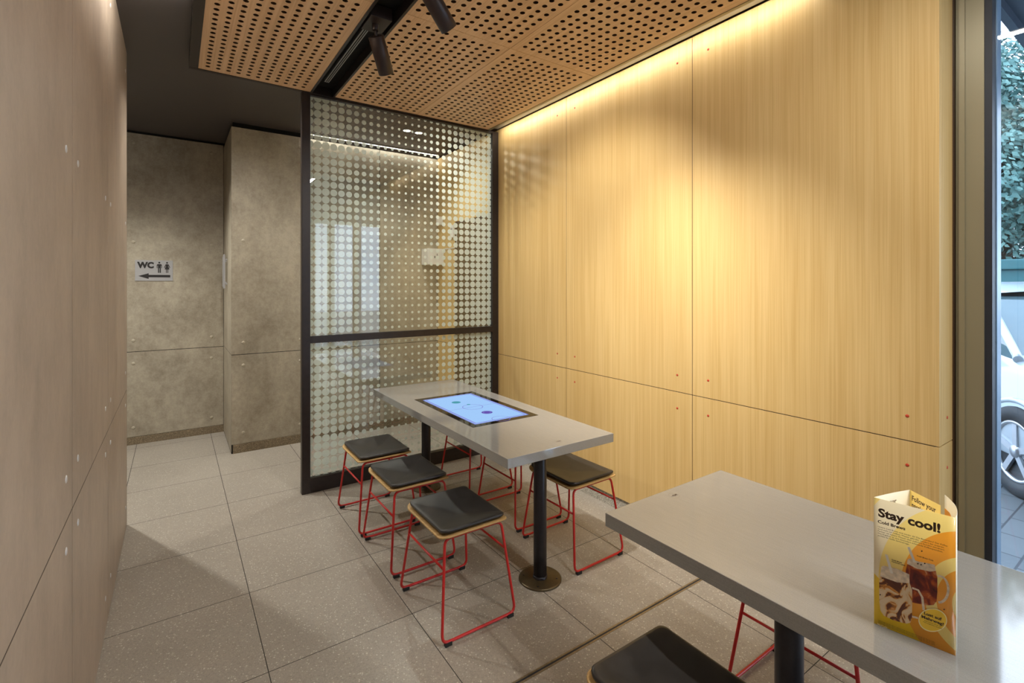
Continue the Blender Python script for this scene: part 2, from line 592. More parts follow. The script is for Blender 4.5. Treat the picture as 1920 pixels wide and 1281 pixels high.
def text_into(mb, s, size, fn, bold=0.0, sx=1.0, align='LEFT', space=1.0):
    """set a line of lettering as flat outlines; fn maps letter plane (x, y) to 3D"""
    cu = bpy.data.curves.new('lettering', 'FONT')
    cu.body = s; cu.size = size; cu.offset = bold; cu.align_x = align
    cu.space_character = space
    cu.resolution_u = 3
    ob = bpy.data.objects.new('lettering', cu)
    COL.objects.link(ob)
    dg = bpy.context.evaluated_depsgraph_get()
    me = bpy.data.meshes.new_from_object(ob.evaluated_get(dg))
    vs = [mb.b.verts.new(fn(v.co.x * sx, v.co.y)) for v in me.vertices]
    for p in me.polygons:
        mb.face([vs[i] for i in p.vertices])
    bpy.data.objects.remove(ob); bpy.data.curves.remove(cu); bpy.data.meshes.remove(me)


# ================================================================== THE ROOM
XW = 2.455      # oak wall face
XL = -.249      # left wall face
YP = 3.769      # front of glass partition
YB = 5.874      # back wall of corridor
YC = 5.044      # front of the projecting panel wall
ZC = 2.99       # dark ceiling
ZP = 2.925      # underside of perforated panels
YR = -4.6       # rear wall behind the camera
XCL = -2.3      # far left end of corridor
XG = 2.70       # glazing plane

struct(MB().box(XCL - .1, 2.64, YR - .1, 6.05, -.12, 0).build('floor', 'floor'))
struct(MB().box(XCL - .1, 2.75, YR - .1, 6.05, ZC, ZC + .15).build('ceiling', 'ceiling'))

# --- left wall: block clad with tall laminate panels
g = .0055
m = MB()
m.mat(1).box(XCL, XL - .0010, YR + .01, 3.9275, 0, ZC)
ys = [-4.55, -3.92, -2.95, -1.98, -1.01, -.04, .93, 1.93, 2.87, 3.94]
m.mat(0)
for a, b in zip(ys, ys[1:]):
    m.box(XL - .012, XL, a + g / 2, b - g / 2, .004, .858 - g / 2)
    m.box(XL - .012, XL, a + g / 2, b - g / 2, .858 + g / 2, ZC)
m.box(XCL, XL, 3.928, 3.94, .004, ZC)
wl = struct(m.build('wall_left', ['laminate', 'black']))
for y in (1.828, 2.03, 2.77, 2.975, 3.83, .83, 1.03):
    for z in (.148, .777, .978, 1.90, 2.84):
        MB().lathe((XL, y, z), (1, 0, 0), [(.011, 0), (.011, .0012), (.008, .0024), (0, .0026)], 16).build('screw', 'screw_pale', wl)

# --- back wall of the corridor and its plinth
m = MB()
m.mat(1).box(XCL - .1, .55, YB + .0015, YB + .15, 0, ZC)
m.mat(0)
xs = [XCL, -1.68, -.43, .42]
for a, b in zip(xs, xs[1:]):
    m.box(a + g / 2, b - g / 2, YB, YB + .012, .075, .884 - g / 2)
    m.box(a + g / 2, b - g / 2, YB, YB + .012, .884 + g / 2, 2.968)
wb = struct(m.build('wall_back', ['concrete', 'black']))
for x in (-.323, .312):
    for z in (.16, .772, .99, 1.93, 2.873):
        MB().lathe((x, YB, z), (0, -1, 0), [(.015, 0), (.014, .0018), (.009, .0034), (0, .0038)], 16).build('screw', 'screw_beige', wb)
struct(MB().box(XCL, .42, YB - .006, YB + .012, 0, .072).build('baseboard_back', 'plinth_dark'))

# --- projecting panel wall (front face y=YC, side face x=.42)
m = MB()
m.mat(1).box(.4215, 2.60, YC + .0015, YB + .15, 0, 2.94).box(.432, 2.60, YC + .012, YB + .15, 2.94, ZC)
m.mat(0)
xs = [.42, 1.785, 2.60]
for a, b in zip(xs, xs[1:]):
    m.box(a + g / 2 * (a > .5), b - g / 2, YC, YC + .012, .082, .890 - g / 2)
    m.box(a + g / 2 * (a > .5), b - g / 2, YC, YC + .012, .890 + g / 2, 2.947)
wc = struct(m.build('wall_corridor', ['concrete', 'black']))
for x in (.515, 1.0, 1.68, 1.89, 2.36):
    for z in (.178, .79, .996, 1.925, 2.85):
        MB().lathe((x, YC, z), (0, -1, 0), [(.015, 0), (.014, .0018), (.009, .0034), (0, .0038)], 16).build('screw', 'screw_beige', wc)
struct(MB().box(.432, 2.455, YC - .006, YC + .012, 0, .080).build('baseboard_corridor', 'plinth_dark'))
# flush door in the side face
d = struct(MB().box(.42, .432, YC + .004, YB - .004, .012, .890 - g / 2).box(.42, .432, YC + .004, YB - .004, .890 + g / 2, 2.947).build('door_1', 'concrete'))
for yy, z0, z1 in ((5.46, 1.485, 1.815), (5.56, 1.50, 1.80)):
    MB().box(.388, .404, yy, yy + .022, z0, z1, .003).box(.400, .424, yy + .004, yy + .018, z0 + .04, z0 + .055).box(.400, .424, yy + .004, yy + .018, z1 - .055, z1 - .04).build('door_handle', 'sign', d)
MB().box(.405, .421, 5.74, 5.80, 1.58, 1.66, .002).build('door_lock', 'black', d)

# --- corridor end wall on the left, rear wall behind the camera
struct(MB().box(XCL - .1, XCL, 3.94, YB, 0, ZC).build('wall_corridor_end', 'concrete'))
struct(MB().box(XL, 2.75, YR - .1, YR, 0, ZC).build('wall_rear', 'rear'))

# --- oak wall
g = .0038
m = MB()
m.mat(1).box(XW + .0015, XW + .03, .632, YC, .088, 2.94).box(XW + .022, XW + .165, .632, YC, 0, ZC).box(XW + .165, 2.76, .617, YC, -.05, ZC).box(XW + .022, 2.62, .632, .66, 0, ZC)
m.mat(0)
ys = [.62, 1.725, 2.825, 3.93, 5.035]
for a, b in zip(ys, ys[1:]):
    for z0, z1 in ((.088, .886 - g / 2), (.886 + g / 2, 2.948)):
        m.box(XW, XW + .02, a + g / 2 * (a > .7), b - g / 2, z0, z1, .0012)
wr = struct(m.build('wall_right', ['oak', 'ink_brown']))
for y, zz in ((2.931, (2.841, .986, .797)), (2.73, (2.841, .986, .797)), (1.827, (2.837, .986, .789)), (1.623, (2.838, .986, .789)), (.721, (2.838, .987, .787))):
    for z in zz:
        MB().lathe((XW, y, z), (-1, 0, 0), [(.0065, 0), (.0065, .001), (.004, .002), (0, .0022)], 14).build('screw', 'screw_red', wr)
# return of the wall towards the window
m = MB()
for z0, z1 in ((.088, .886 - g / 2), (.886 + g / 2, 2.948)):
    m.box(XW + .0215, 2.622, .62, .632, z0, z1, .001)
rt = m.build('end_panel', 'oak', wr)
for z in (.787, .988, 2.84):
    MB().lathe((2.553, .62, z), (0, -1, 0), [(.0065, 0), (.0065, .001), (.004, .002), (0, .0022)], 14).build('screw', 'screw_red', rt)
struct(MB().box(2.468, 2.60, .64, YC, 0, .088).build('baseboard_right', 'plinth_light'))

# door in the oak wall beyond the glass
d = struct(MB().box(XW - .006, XW + .004, 3.87, 4.575, .0, 2.17).build('door_2', 'door_dark'))
MB().box(XW - .012, XW - .006, 4.575, 4.60, .0, 2.19).box(XW - .012, XW - .006, 3.845, 3.87, 0, 2.19).box(XW - .012, XW - .006, 3.87, 4.575, 2.17, 2.19).build('door_frame', 'ink_brown', d)

# brass strip let into the floor
struct(MB().box(XL + .01, 2.455, 1.511, 1.519, 0, .0012).box(XL + .01, 2.455, 1.527, 1.535, 0, .0012).mat(1).box(XL + .01, 2.455, 1.519, 1.527, 0, .0006).build('trim_1', ['brass', 'gasket']))

# ------------------------------------------------------------------ windows on the right
def storefront(k, y1, y0):
    """one bay of floor-to-ceiling glazing between y1 (left) and y0 (right)"""
    m = MB()
    m.mat(0).box(2.645, 2.69, y1 - .085, y1, 0, ZC).box(2.632, 2.645, y1 - .03, y1 - .012, 0, ZC)
    m.box(2.645, 2.69, y0, y1 - .085, 0, .06).box(2.645, 2.69, y0, y1 - .085, ZC - .05, ZC)
    m.mat(1).box(2.655, 2.712, y1 - .107, y1 - .085, .06, ZC - .05)
    m.mat(2).box(2.712, 2.775, y1 - .11, y1, -.02, ZC + .1).box(2.712, 2.775, y0, y1 - .11, -.02, .055)
    f = struct(m.build('window_%d' % k, ['olive', 'gasket', 'outer_frame']))
    MB().box(XG - .004, XG + .004, y0, y1 - .107, .055, ZC - .045).build('glass_pane', 'win_glass', f)
storefront(1, .615, -1.22)
storefront(2, -1.22, -3.0)
storefront(3, -3.0, -4.6)

# ------------------------------------------------------------------ glass partition
pt = thing('glass_partition', 'tall dark framed glass screen with halftone dots between the corridor and the tables', 'glass partition', (0, YP, 0))
m = MB()
m.box(.758, .816, 0, .05, 0, 2.925, .002)
m.box(2.389, 2.452, 0, .05, 0, 2.925, .002)
m.box(.816, 2.389, 0, .05, 0, .106)
m.box(.816, 2.389, 0, .05, 1.094, 1.145)
m.box(.816, 2.389, 0, .05, 2.908, 2.925)
m.build('frame', 'bronze', pt)
def rad(i):
    R = [.0283, .0283, .0283, .0258, .0246, .0226, .0203, .018, .0158, .0140, .0125, .0112, .0100, .0095,
         .0098, .0110, .0124, .0140, .0160, .0180, .0200, .0216, .0238, .0254, .0268, .0283, .0283, .0283]
    return R[i]
for (za, zb) in ((.106, 1.094), (1.145, 2.908)):
    for (xa, xb) in ((.816, 1.5955), (1.5985, 2.389)):
        pane = MB().box(xa, xb, .021, .029, za, zb).build('glass_pane', 'glass', pt)
        m = MB()
        for i in range(28):
            cx = .8165 + .0575 * i
            for k in range(-1, 50):
                cz = 2.848 - .0575 * k
                r = rad(i)
                if cx + r < xa or cx - r > xb or cz + r < za or cz - r > zb:
                    continue
                ps = []
                for q in range(24):
                    x = min(xb, max(xa, cx + r * math.cos(2 * PI * q / 24)))
                    z = min(zb, max(za, cz + r * math.sin(2 * PI * q / 24)))
                    if not ps or (abs(ps[-1][0] - x) + abs(ps[-1][2] - z)) > 1e-6:
                        ps.append((x, .0300, z))
                if len(ps) > 2 and max(p[0] for p in ps) - min(p[0] for p in ps) > .002 and max(p[2] for p in ps) - min(p[2] for p in ps) > .002:
                    m.poly(ps)
        fo = m.build('dot_film', 'film', pane, recalc=False)

# ------------------------------------------------------------------ perforated ceiling
def perf_panel(nx, ny, px, py, mx, my, W, H):
    """veneered panel with round holes, local origin at its low x / high y corner, holes from there"""
    m = MB()
    n = 16
    r = .0135
    T = .018
    # cell borders
    bx = [mx + px * (i - .5) for i in range(nx + 1)]
    by = [my + py * (j - .5) for j in range(ny + 1)]
    vc = {}
    def V(x, y, z):
        k = (round(x, 5), round(y, 5), round(z, 5))
        if k not in vc:
            vc[k] = m.b.verts.new((x, -y, z))
        return vc[k]
    for i in range(nx):
        for j in range(ny):
            cx, cy = mx + px * i, my + py * j
            sq, ci = [], []
            for q in range(n):
                a = 2 * PI * (q + .5) / n
                ca, sa = math.cos(a), math.sin(a)
                s = max(abs(ca), abs(sa))
                sq.append((cx + ca / s * px / 2, cy + sa / s * py / 2))
                ci.append((cx + ca * r, cy + sa * r))
            # snap diagonals to the corners
            cor = [(cx + sx * px / 2, cy + sy * py / 2) for sx, sy in ((1, 1), (-1, 1), (-1, -1), (1, -1))]
            civ = [V(x, y, 0) for x, y in ci]
            cit = [V(x, y, T) for x, y in ci]
            for q in range(n):
                q2 = (q + 1) % n
                p0, p1 = V(*sq[q], 0), V(*sq[q2], 0)
                if q in (1, 5, 9, 13):
                    c = V(*cor[q // 4], 0)
                    m.face([civ[q], p0, c, p1, civ[q2]])
                else:
                    m.face([civ[q], p0, p1, civ[q2]])
                m.mat(1).face([civ[q], civ[q2], cit[q2], cit[q]]); m.mat(0)
    x0, x1, y0, y1 = bx[0], bx[-1], by[0], by[-1]
    for q in (((0, 0), (W, 0), (x1, y0), (x0, y0)), ((W, 0), (W, H), (x1, y1), (x1, y0)), ((W, H), (0, H), (x0, y1), (x1, y1)), ((0, H), (0, 0), (x0, y0), (x0, y1))):
        m.poly([(x, -y, 0) for x, y in q])
    # edges
    for (ax, ay), (bx_, by_) in (((0, 0), (W, 0)), ((W, 0), (W, H)), ((W, H), (0, H)), ((0, H), (0, 0))):
        m.poly([(ax, -ay, 0), (bx_, -by_, 0), (bx_, -by_, T), (ax, -ay, T)])
    me = bpy.data.meshes.new('perforated_panel')
    for f in m.b.faces:
        if f.material_index == 0 and abs(f.normal.z) > .5 and f.normal.z > 0:
            f.normal_flip()
    m.b.to_mesh(me); m.b.free()
    me.materials.append(M['oak_perf']); me.materials.append(M['ink_brown'])
    return me
PY0 = 3.757
Hh = PY0 - 2.3925
cols = [(.126, .818 - .006, .176 - .126, .0576), (.985, 1.6375, 1.025 - .985, .0566), (1.6405, 2.330, 1.701 - 1.6405, .0556)]
names = {(0, 0): 'left of the track slot, its front edge above the corridor', (0, 1): 'left of the track slot, nearer the camera than the lamps',
         (1, 0): 'between track slot and middle joint, meeting the glass screen', (1, 1): 'between track slot and middle joint, second from the glass screen',
         (2, 0): 'along the oak wall in the corner with the glass screen', (2, 1): 'along the oak wall, second from the glass screen'}
for ci_, (x0, x1, mx, px) in enumerate(cols):
    me = perf_panel(11, 23, px, .0563, mx, PY0 - 3.692, x1 - x0, Hh)
    for j in range(2):
        o = bpy.data.objects.new('perforated_ceiling_panel', me)
        COL.objects.link(o)
        o.location = (x0, PY0 - j * (Hh + .0028), ZP)
        tag(o, 'perforated oak ceiling panel ' + names[(ci_, j)], 'ceiling panel', 'perforated oak ceiling panels')
YE = PY0 - 2 * Hh - .006      # near end of the hung ceiling
# frame around the hung ceiling with the track slot
m = MB()
m.mat(0)
m.box(.076, .126, YE - .03, 3.785, ZP - .003, ZC)
m.box(.076, 2.352, PY0, 3.785, ZP - .004, ZP + .004).box(.126, 2.352, 3.768, 3.785, ZP + .004, ZC)
m.box(.126, 2.352, YE - .03, YE - .003, ZP - .003, ZC)
m.box(.812, .826, YE, PY0, ZP - .004, ZC).box(.971, .985, YE, PY0, ZP - .004, ZC)
m.mat(2).box(2.330, 2.352, YE, PY0, ZP - .003, ZC)
m.mat(1)
for a, b in ((.128, .810), (.987, 2.328)):
    m.box(a, b, YE, PY0 - .002, ZP + .030, ZP + .040)
m.box(.826, .971, YE, PY0, ZC - .006, ZC - .001)
cf = m.build('ceiling_frame', ['bronze', 'black', 'olive'])
tag(cf, 'dark metal frame holding the perforated ceiling panels with a long black slot', 'ceiling frame')
MB().box(.070, .076, YE, 2.9, 2.955, 2.972).build('added_strip', 'led', cf)  # strip added out of view to brighten the ceiling and left wall top
light('added_strip_light', 'AREA', (.066, (YE + 2.9) / 2, 2.962), E_UP, NEUT, (-1, (YE + 2.9) / 2, 2.962), 2.9 - YE, .015)
bpy.data.objects['added_strip_light'].rotation_euler = (0, math.radians(118), 0)
bpy.data.objects['added_strip_light'].data.size, bpy.data.objects['added_strip_light'].data.size_y = .015, 2.9 - YE
# light profile along the top of the oak wall
pr = thing('light_profile', 'grey aluminium light channel along the top of the oak wall', 'light channel', (2.41, YE, 2.945))
MB().box(-.014, .026, .0, PY0 - YE, .004, .045, .002).build('channel', 'grey_metal', pr)
light('trough_light', 'AREA', (2.362, (YE + PY0) / 2, 2.940), E_TROUGH, WARM, (2.47, (YE + PY0) / 2, 2.2), .02, PY0 - YE - .1)
bpy.data.objects['trough_light'].rotation_euler = (0, math.radians(-28), 0)

# track and spotlights in the slot
tr = MB().box(.872, .904, 2.67, 3.60, ZC - .030, ZC - .006).mat(1).box(.880, .885, 2.67, 3.585, ZC - .032, ZC - .030).box(.892, .896, 2.67, 3.585, ZC - .032, ZC - .030).build('lighting_track', ['grey_metal', 'black'])
tag(tr, 'grey track rail lying in the black slot of the wooden ceiling', 'lighting track')
tr2 = MB().box(.872, .904, 1.60, 1.93, ZC - .030, ZC - .006).mat(1).box(.880, .885, 1.60, 1.93, ZC - .032, ZC - .030).box(.892, .896, 1.60, 1.93, ZC - .032, ZC - .030).build('lighting_track', ['grey_metal', 'black'])
tag(tr2, 'shorter near track rail beyond the adapter boxes, close to the top edge', 'lighting track')

def spotlight(loc, axis, label, energy, ang, soft=.7):
    """loc: top pivot of the lamp head"""
    t = thing('track_spotlight', label, 'spotlight', loc, 0, 'black track spotlights')
    ax = Vector(axis).normalized()
    MB().box(-.050, .062, -.085, .085, .045, .110, .002).build('adapter_box', 'spot_black', t)
    MB().cyl((0, 0, .058), (0, 0, .012), .017, 20).cyl((0, 0, .02), ax * .03, .008, 16).build('swivel_joint', 'spot_black', t)
    r = .0415
    side = ax.cross(Vector((0, 1, 0))).normalized()
    c0 = ax * .012 + side * .0
    m = MB()
    m.lathe(c0, ax, [(0, 0), (r - .003, 0), (r, .003), (r, .195), (r - .002, .197), (r - .004, .195), (r - .006, .165), (0, .165)], 40)
    m.build('lamp_head', 'spot_black', t)
    MB().lathe(c0 + ax * .164, ax, [(0, 0), (r - .008, 0), (r - .008, .003), (0, .004)], 24).build('lens', 'led_warm', t)
    p = Vector(loc) + c0 + ax * .20
    light('spot_beam', 'SPOT', p, energy, WARM, p + ax, radius=.025, angle=ang, blend=soft)
    return t
spotlight((.885, 2.57, 2.87), (.45, .42, -.79), 'black cylinder spotlight hanging from the ceiling slot, the one fully in view', E_SPOT1, math.radians(95))
spotlight((.922, 2.03, 2.872), (.72, .22, -.66), 'black cylinder spotlight cut off by the top edge of the picture', E_SPOT2, math.radians(85))
spotlight((.925, 1.50, 2.872), (.62, .10, -.78), 'black cylinder spotlight nearest the camera, turned to the oak wall above the picture', E_SPOT3, math.radians(72), 1.0)

# ------------------------------------------------------------------ lamps of the corridor and of the room behind the camera, one downlight added
t = thing('linear_lamp', 'bright thin line light along the ceiling edge seen through the dotted glass', 'linear light', (1.75, 5.0, ZC))
MB().box(-.69, .69, -.012, .012, -.012, 0).build('housing', 'grey_metal', t)
MB().box(-.685, .685, -.008, .008, -.014, -.012).build('diffuser', 'led', t)
light('led_line_light', 'AREA', (1.75, 5.0, ZC - .02), E_LED, NEUT, (1.75, 5.0, 0), 1.36, .02)
for k, (x, lab) in enumerate(((1.82, 'left'), (1.94, 'right'))):
    t = thing('recessed_downlight', 'small round downlight behind the dotted glass, %s one of the pair' % lab, 'downlight', (x, 4.39, ZC), 0, 'twin downlights in the corridor ceiling')
    MB().lathe((0, 0, 0), (0, 0, -1), [(.045, 0), (.045, .003), (.036, .004), (.034, .0)], 28).build('trim_ring', 'grey_metal', t)
    MB().lathe((0, 0, 0), (0, 0, -1), [(.034, .0015), (0, .002)], 24).build('lens', 'led', t)
light('twin_downlight', 'SPOT', (1.88, 4.39, ZC - .02), E_TWIN, (1.0, .98, .88), (1.75, 3.5, 0), radius=.03, angle=math.radians(150), blend=1.0)
light('corridor_downlight', 'SPOT', (-.72, 4.98, ZC - .02), E_CORR, (1.0, .98, .90), (-.35, 4.35, 0), radius=.03, angle=math.radians(128), blend=1.0)
t = thing('recessed_downlight', 'round downlight in the dark corridor ceiling, out of view behind the left wall', 'downlight', (-.72, 4.98, ZC))
MB().lathe((0, 0, 0), (0, 0, -1), [(.045, 0), (.045, .003), (.036, .004), (.034, .0)], 28).build('trim_ring', 'grey_metal', t)
MB().lathe((0, 0, 0), (0, 0, -1), [(.034, .0015), (0, .002)], 24).build('lens', 'led', t)

light('added_downlight', 'SPOT', (.35, 3.86, ZC - .02), E_COL, NEUT, (.45, 4.3, 0), radius=.03, angle=math.radians(150), blend=1.0)  # added lamp, kept out of sight, brightens the projecting panel wall
t = thing('recessed_downlight', 'added round downlight, unseen just behind the front edge of the wooden ceiling', 'downlight', (.35, 3.86, ZC))
MB().lathe((0, 0, 0), (0, 0, -1), [(.045, 0), (.045, .003), (.036, .004), (.034, .0)], 28).build('trim_ring', 'grey_metal', t)
MB().lathe((0, 0, 0), (0, 0, -1), [(.034, .0015), (0, .002)], 24).build('lens', 'led', t)
t = thing('linear_lamp', 'long white line lamp on the ceiling above the near table, mirrored in the window', 'linear light', (1.52, -1.0, ZC))
MB().box(-.03, .03, -1.75, 1.75, -.05, 0, .003).build('housing', 'grey_metal', t)
MB().box(-.022, .022, -1.74, 1.74, -.053, -.050).build('diffuser', 'led', t)
light('linear_lamp_light', 'AREA', (1.52, -1.0, ZC - .056), E_LINEAR, NEUT, (1.52, -1.0, 0), .045, 3.5)
bpy.data.objects['linear_lamp_light'].rotation_euler = (0, 0, 0)

# ================================================================== FURNITURE
def table(label, x0, x1, y0, y1, posts, pr_, br):
    cx, cy = (x0 + x1) / 2, (y0 + y1) / 2
    t = thing('dining_table', label, 'table', (cx, cy, 0), 0)
    hx, hy = (x1 - x0) / 2, (y1 - y0) / 2
    MB().box(-hx, hx, -hy, hy, .698, .743, .0025).build('tabletop', 'steel_top', t)
    for (px, py) in posts:
        px -= cx; py -= cy
        MB().cyl((px, py, .008), (px, py, .697), pr_, 40).lathe((px, py, .008), (0, 0, 1), [(pr_ + .003, 0), (pr_ + .003, .014), (pr_, .016)], 40).build('post', 'post', t)
        b = MB().lathe((px, py, 0), (0, 0, 1), [(0, 0), (br, 0), (br, .006), (br - .006, .010), (0, .011)], 56).build('base_plate', 'base', t)
        for k in range(4):
            a = PI / 4 + k * PI / 2
            MB().lathe((px + math.cos(a) * br * .78, py + math.sin(a) * br * .78, .0105), (0, 0, 1), [(.005, 0), (.005, .001), (0, .0015)], 12).build('bolt', 'post', b)
    return t, cx, cy
t1, c1x, c1y = table('long grey table with a built-in game screen, standing by the glass screen', 1.222, 1.893, 1.803, 3.594, ((1.557, 1.997), (1.557, 3.39)), .034, .110)
t2, c2x, c2y = table('grey table in the foreground carrying the yellow menu card', 1.209, 1.888, -.60, 1.190, ((1.55, .749), (1.55, -.159)), .040, .13)


def mark(t, x, y):
    """small printed round mark at the table end"""
    m = MB()
    z = .7434
    def ring(r0, r1, a0, a1, n=28):
        for k in range(n):
            b0 = a0 + (a1 - a0) * k / n; b1 = a0 + (a1 - a0) * (k + 1) / n
            m.poly([(x + r * math.cos(a), y + r * math.sin(a), z) for r, a in ((r0, b0), (r1, b0), (r1, b1), (r0, b1))])
    ring(.0038, .0060, 0, 2 * PI)
    ring(.0190, .0196, .1, 2.9); ring(.0190, .0196, 3.3, 6.1)
    for (ax, ay), (bx, by) in (((.006, -.001), (.016, .003)), ((.009, -.006), (.014, .007)), ((-.006, 0), (-.013, .001)), ((.010, .004), (.017, -.005))):
        d = Vector((bx - ax, by - ay, 0)).normalized(); nn = Vector((-d.y, d.x, 0)) * .0009
        p, q = Vector((x + ax, y + ay, z)), Vector((x + bx, y + by, z))
        m.poly([p + nn, q + nn, q - nn, p - nn])
    m.build('printed_mark', 'ink_brown', t)
mark(t1, 1.568 - c1x, 1.866 - c1y)
mark(t2, 1.517 - c2x, 1.143 - c2y)
mark(t1, 1.56 - c1x, 3.50 - c1y)

# game screen set into table 1
def rect_frame(m, x0, x1, y0, y1, w_, z):
    for a in ((x0, x1, y0, y0 + w_), (x0, x1, y1 - w_, y1), (x0, x0 + w_, y0 + w_, y1 - w_), (x1 - w_, x1, y0 + w_, y1 - w_)):
        m.poly([(a[0], a[2], z), (a[1], a[2], z), (a[1], a[3], z), (a[0], a[3], z)])
sx0, sx1, sy0, sy1 = 1.337 - c1x, 1.787 - c1x, 2.308 - c1y, 3.098 - c1y
sb = MB().box(sx0, sx1, sy0, sy1, .7425, .7442, .0006).build('screen_bezel', nmat('screen_glass_black', .06, 0, (.006, .005, .004), .6)[0], t1)
ix0, ix1, iy0, iy1 = 1.375 - c1x, 1.745 - c1x, 2.350 - c1y, 3.045 - c1y
m = MB()
m.mat(0).box(ix0, ix1, iy0, iy1, .7440, .7446)
m.mat(1); rect_frame(m, ix0 + .012, ix1 - .012, iy0 + .014, iy1 - .014, .007, .7449); rect_frame(m, ix0, ix1, iy0, iy1, .006, .7449)
mcx, mcy = (ix0 + ix1) / 2, (iy0 + iy1) / 2
def disc(m, cx, cy, r0, r1, z, n=36):
    for k in range(n):
        a0, a1 = 2 * PI * k / n, 2 * PI * (k + 1) / n
        if r0 <= 0:
            m.poly([(cx, cy, z), (cx + r1 * math.cos(a0), cy + r1 * math.sin(a0), z), (cx + r1 * math.cos(a1), cy + r1 * math.sin(a1), z)])
        else:
            m.poly([(cx + r * math.cos(a), cy + r * math.sin(a), z) for r, a in ((r0, a0), (r1, a0), (r1, a1), (r0, a1))])
disc(m, mcx, mcy, .062, .066, .7449)
m.poly([(ix0 + .02, mcy - .0015, .7449), (ix1 - .02, mcy - .0015, .7449), (ix1 - .02, mcy + .0015, .7449), (ix0 + .02, mcy + .0015, .7449)])
disc(m, mcx, iy0 + .02, .052, .055, .74495, 36)
m.mat(2); disc(m, mcx + .005, mcy - .165, 0, .034, .7450)
m.mat(1); disc(m, mcx + .005, mcy - .165, .020, .024, .7452)
m.mat(3); disc(m, mcx - .03, mcy + .165, 0, .030, .7450); disc(m, mcx + .01, mcy + .07, 0, .012, .7450)
m.build('display', ['screen', 'screen_purple', 'screen_puck', 'screen_green'], sb, recalc=False)


# ------------------------------------------------------------------ stools
def rrect(hx, hy, r, seg=6):
    return [(p.x, p.y) for p in fillet([(hx, hy, 0), (-hx, hy, 0), (-hx, -hy, 0), (hx, -hy, 0)], r * 1.0, seg)]


def seat_mesh(hx, hy, r, prof, zf):
    """prof: list of (scale inset in metres, dz); closed at both ends"""
    m = MB()
    rings = []
    for ins, dz in prof:
        if ins is None:
            rings.append([m.b.verts.new((0, 0, zf(0, 0) + dz))])
            continue
        k = 1 - ins
        ring = []
        for (x, y) in rrect(hx, hy, r):
            X, Y = x * k, y * k
            ring.append(m.b.verts.new((X, Y, zf(X, Y) + dz)))
        rings.append(ring)
    for a, b in zip(rings, rings[1:]):
        n = max(len(a), len(b))
        for i in range(n):
            j = (i + 1) % n
            if len(a) == 1:
                m.face([a[0], b[i], b[j]], True)
            elif len(b) == 1:
                m.face([a[i], b[0], a[j]], True)
            else:
                m.face([a[i], b[i], b[j], a[j]], True)
    return m


def make_stool(label):
    t = thing('stool', label, 'stool', (0, 0, 0), 0, 'red wire stools with black padded seats')
    saddle = lambda x, y: .408 + .025 * (abs(y) / .20) ** 2.0
    # plywood shell
    m = seat_mesh(.173, .204, .045, [(None, 0), (.6, 0), (.25, 0), (.02, 0), (0, .0015), (0, .0085), (.02, .010), (.25, .010), (.6, .010), (None, .010)], saddle)
    m.build('seat_shell', 'oak_ply', t)
    # cushion in two slightly tilted halves
    cz = lambda x, y: saddle(x, y) + .010 + .011 * abs(x - .005) / .16
    prof = [(None, -.004), (.5, -.003), (.05, -.002), (.0, .001), (-.005, .006), (0, .011), (.02, .0145), (.06, .016), (.15, .017), (.3, .017), (.45, .017), (.6, .017), (.8, .017), (None, .015)]
    m = seat_mesh(.161, .192, .035, prof, cz)
    m.build('cushion', 'leather', t)
    R = .0062
    for s in (-1, 1):
        yb, yt = s * .228, s * .172
        base = [(-.187, yb, R + .008), (.187, yb, R + .008), (.145, yt, .4195), (-.145, yt, .4195)]
        MB().tube(fillet(base, .034, 7), R, 12, True).build('leg_frame', 'red', t)
        for sx in (-1, 1):
            # rubber foot clipped round the floor rail
            MB().box(sx * .158 - .016, sx * .158 + .016, yb - .009, yb + .009, 0, .016, .002).build('foot_cap', 'rubber', t)
    f = .30 / .42
    for sx in (-1, 1):
        x = sx * (.187 - (.187 - .145) * f)
        y = .228 - (.228 - .172) * f
        MB().tube([(x, -y, .298), (x, y, .298)], .0050, 10).build('crossbar', 'red', t)
    return t
S = [((1.107, 2.075, 0), 0, 'red wire stool nearest the camera on the left side of the screen table'),
     ((1.107, 2.660, 0), 0, 'middle one of three red wire stools on the left side of the screen table'),
     ((1.100, 3.172, 0), 0, 'red wire stool standing beside the foot of the glass screen, left of the screen table'),
     ((1.903, 2.145, 0), .02, 'red wire stool behind the near table post, on the wall side of the screen table'),
     ((1.905, 2.680, 0), 0, 'red wire stool mostly hidden under the screen table, middle of the wall side'),
     ((1.905, 3.245, 0), 0, 'red wire stool farthest away, by the oak wall and the glass screen'),
     ((1.098, .800, 0), 0, 'red wire stool at the bottom edge, left of the near table'),
     ((1.900, .825, 0), 0, 'red wire stool seen only as legs beneath the near table')]
first = make_stool(S[0][2]); first.location = S[0][0]
for loc, rz, lab in S[1:]:
    dup(first, loc, rz, lab)

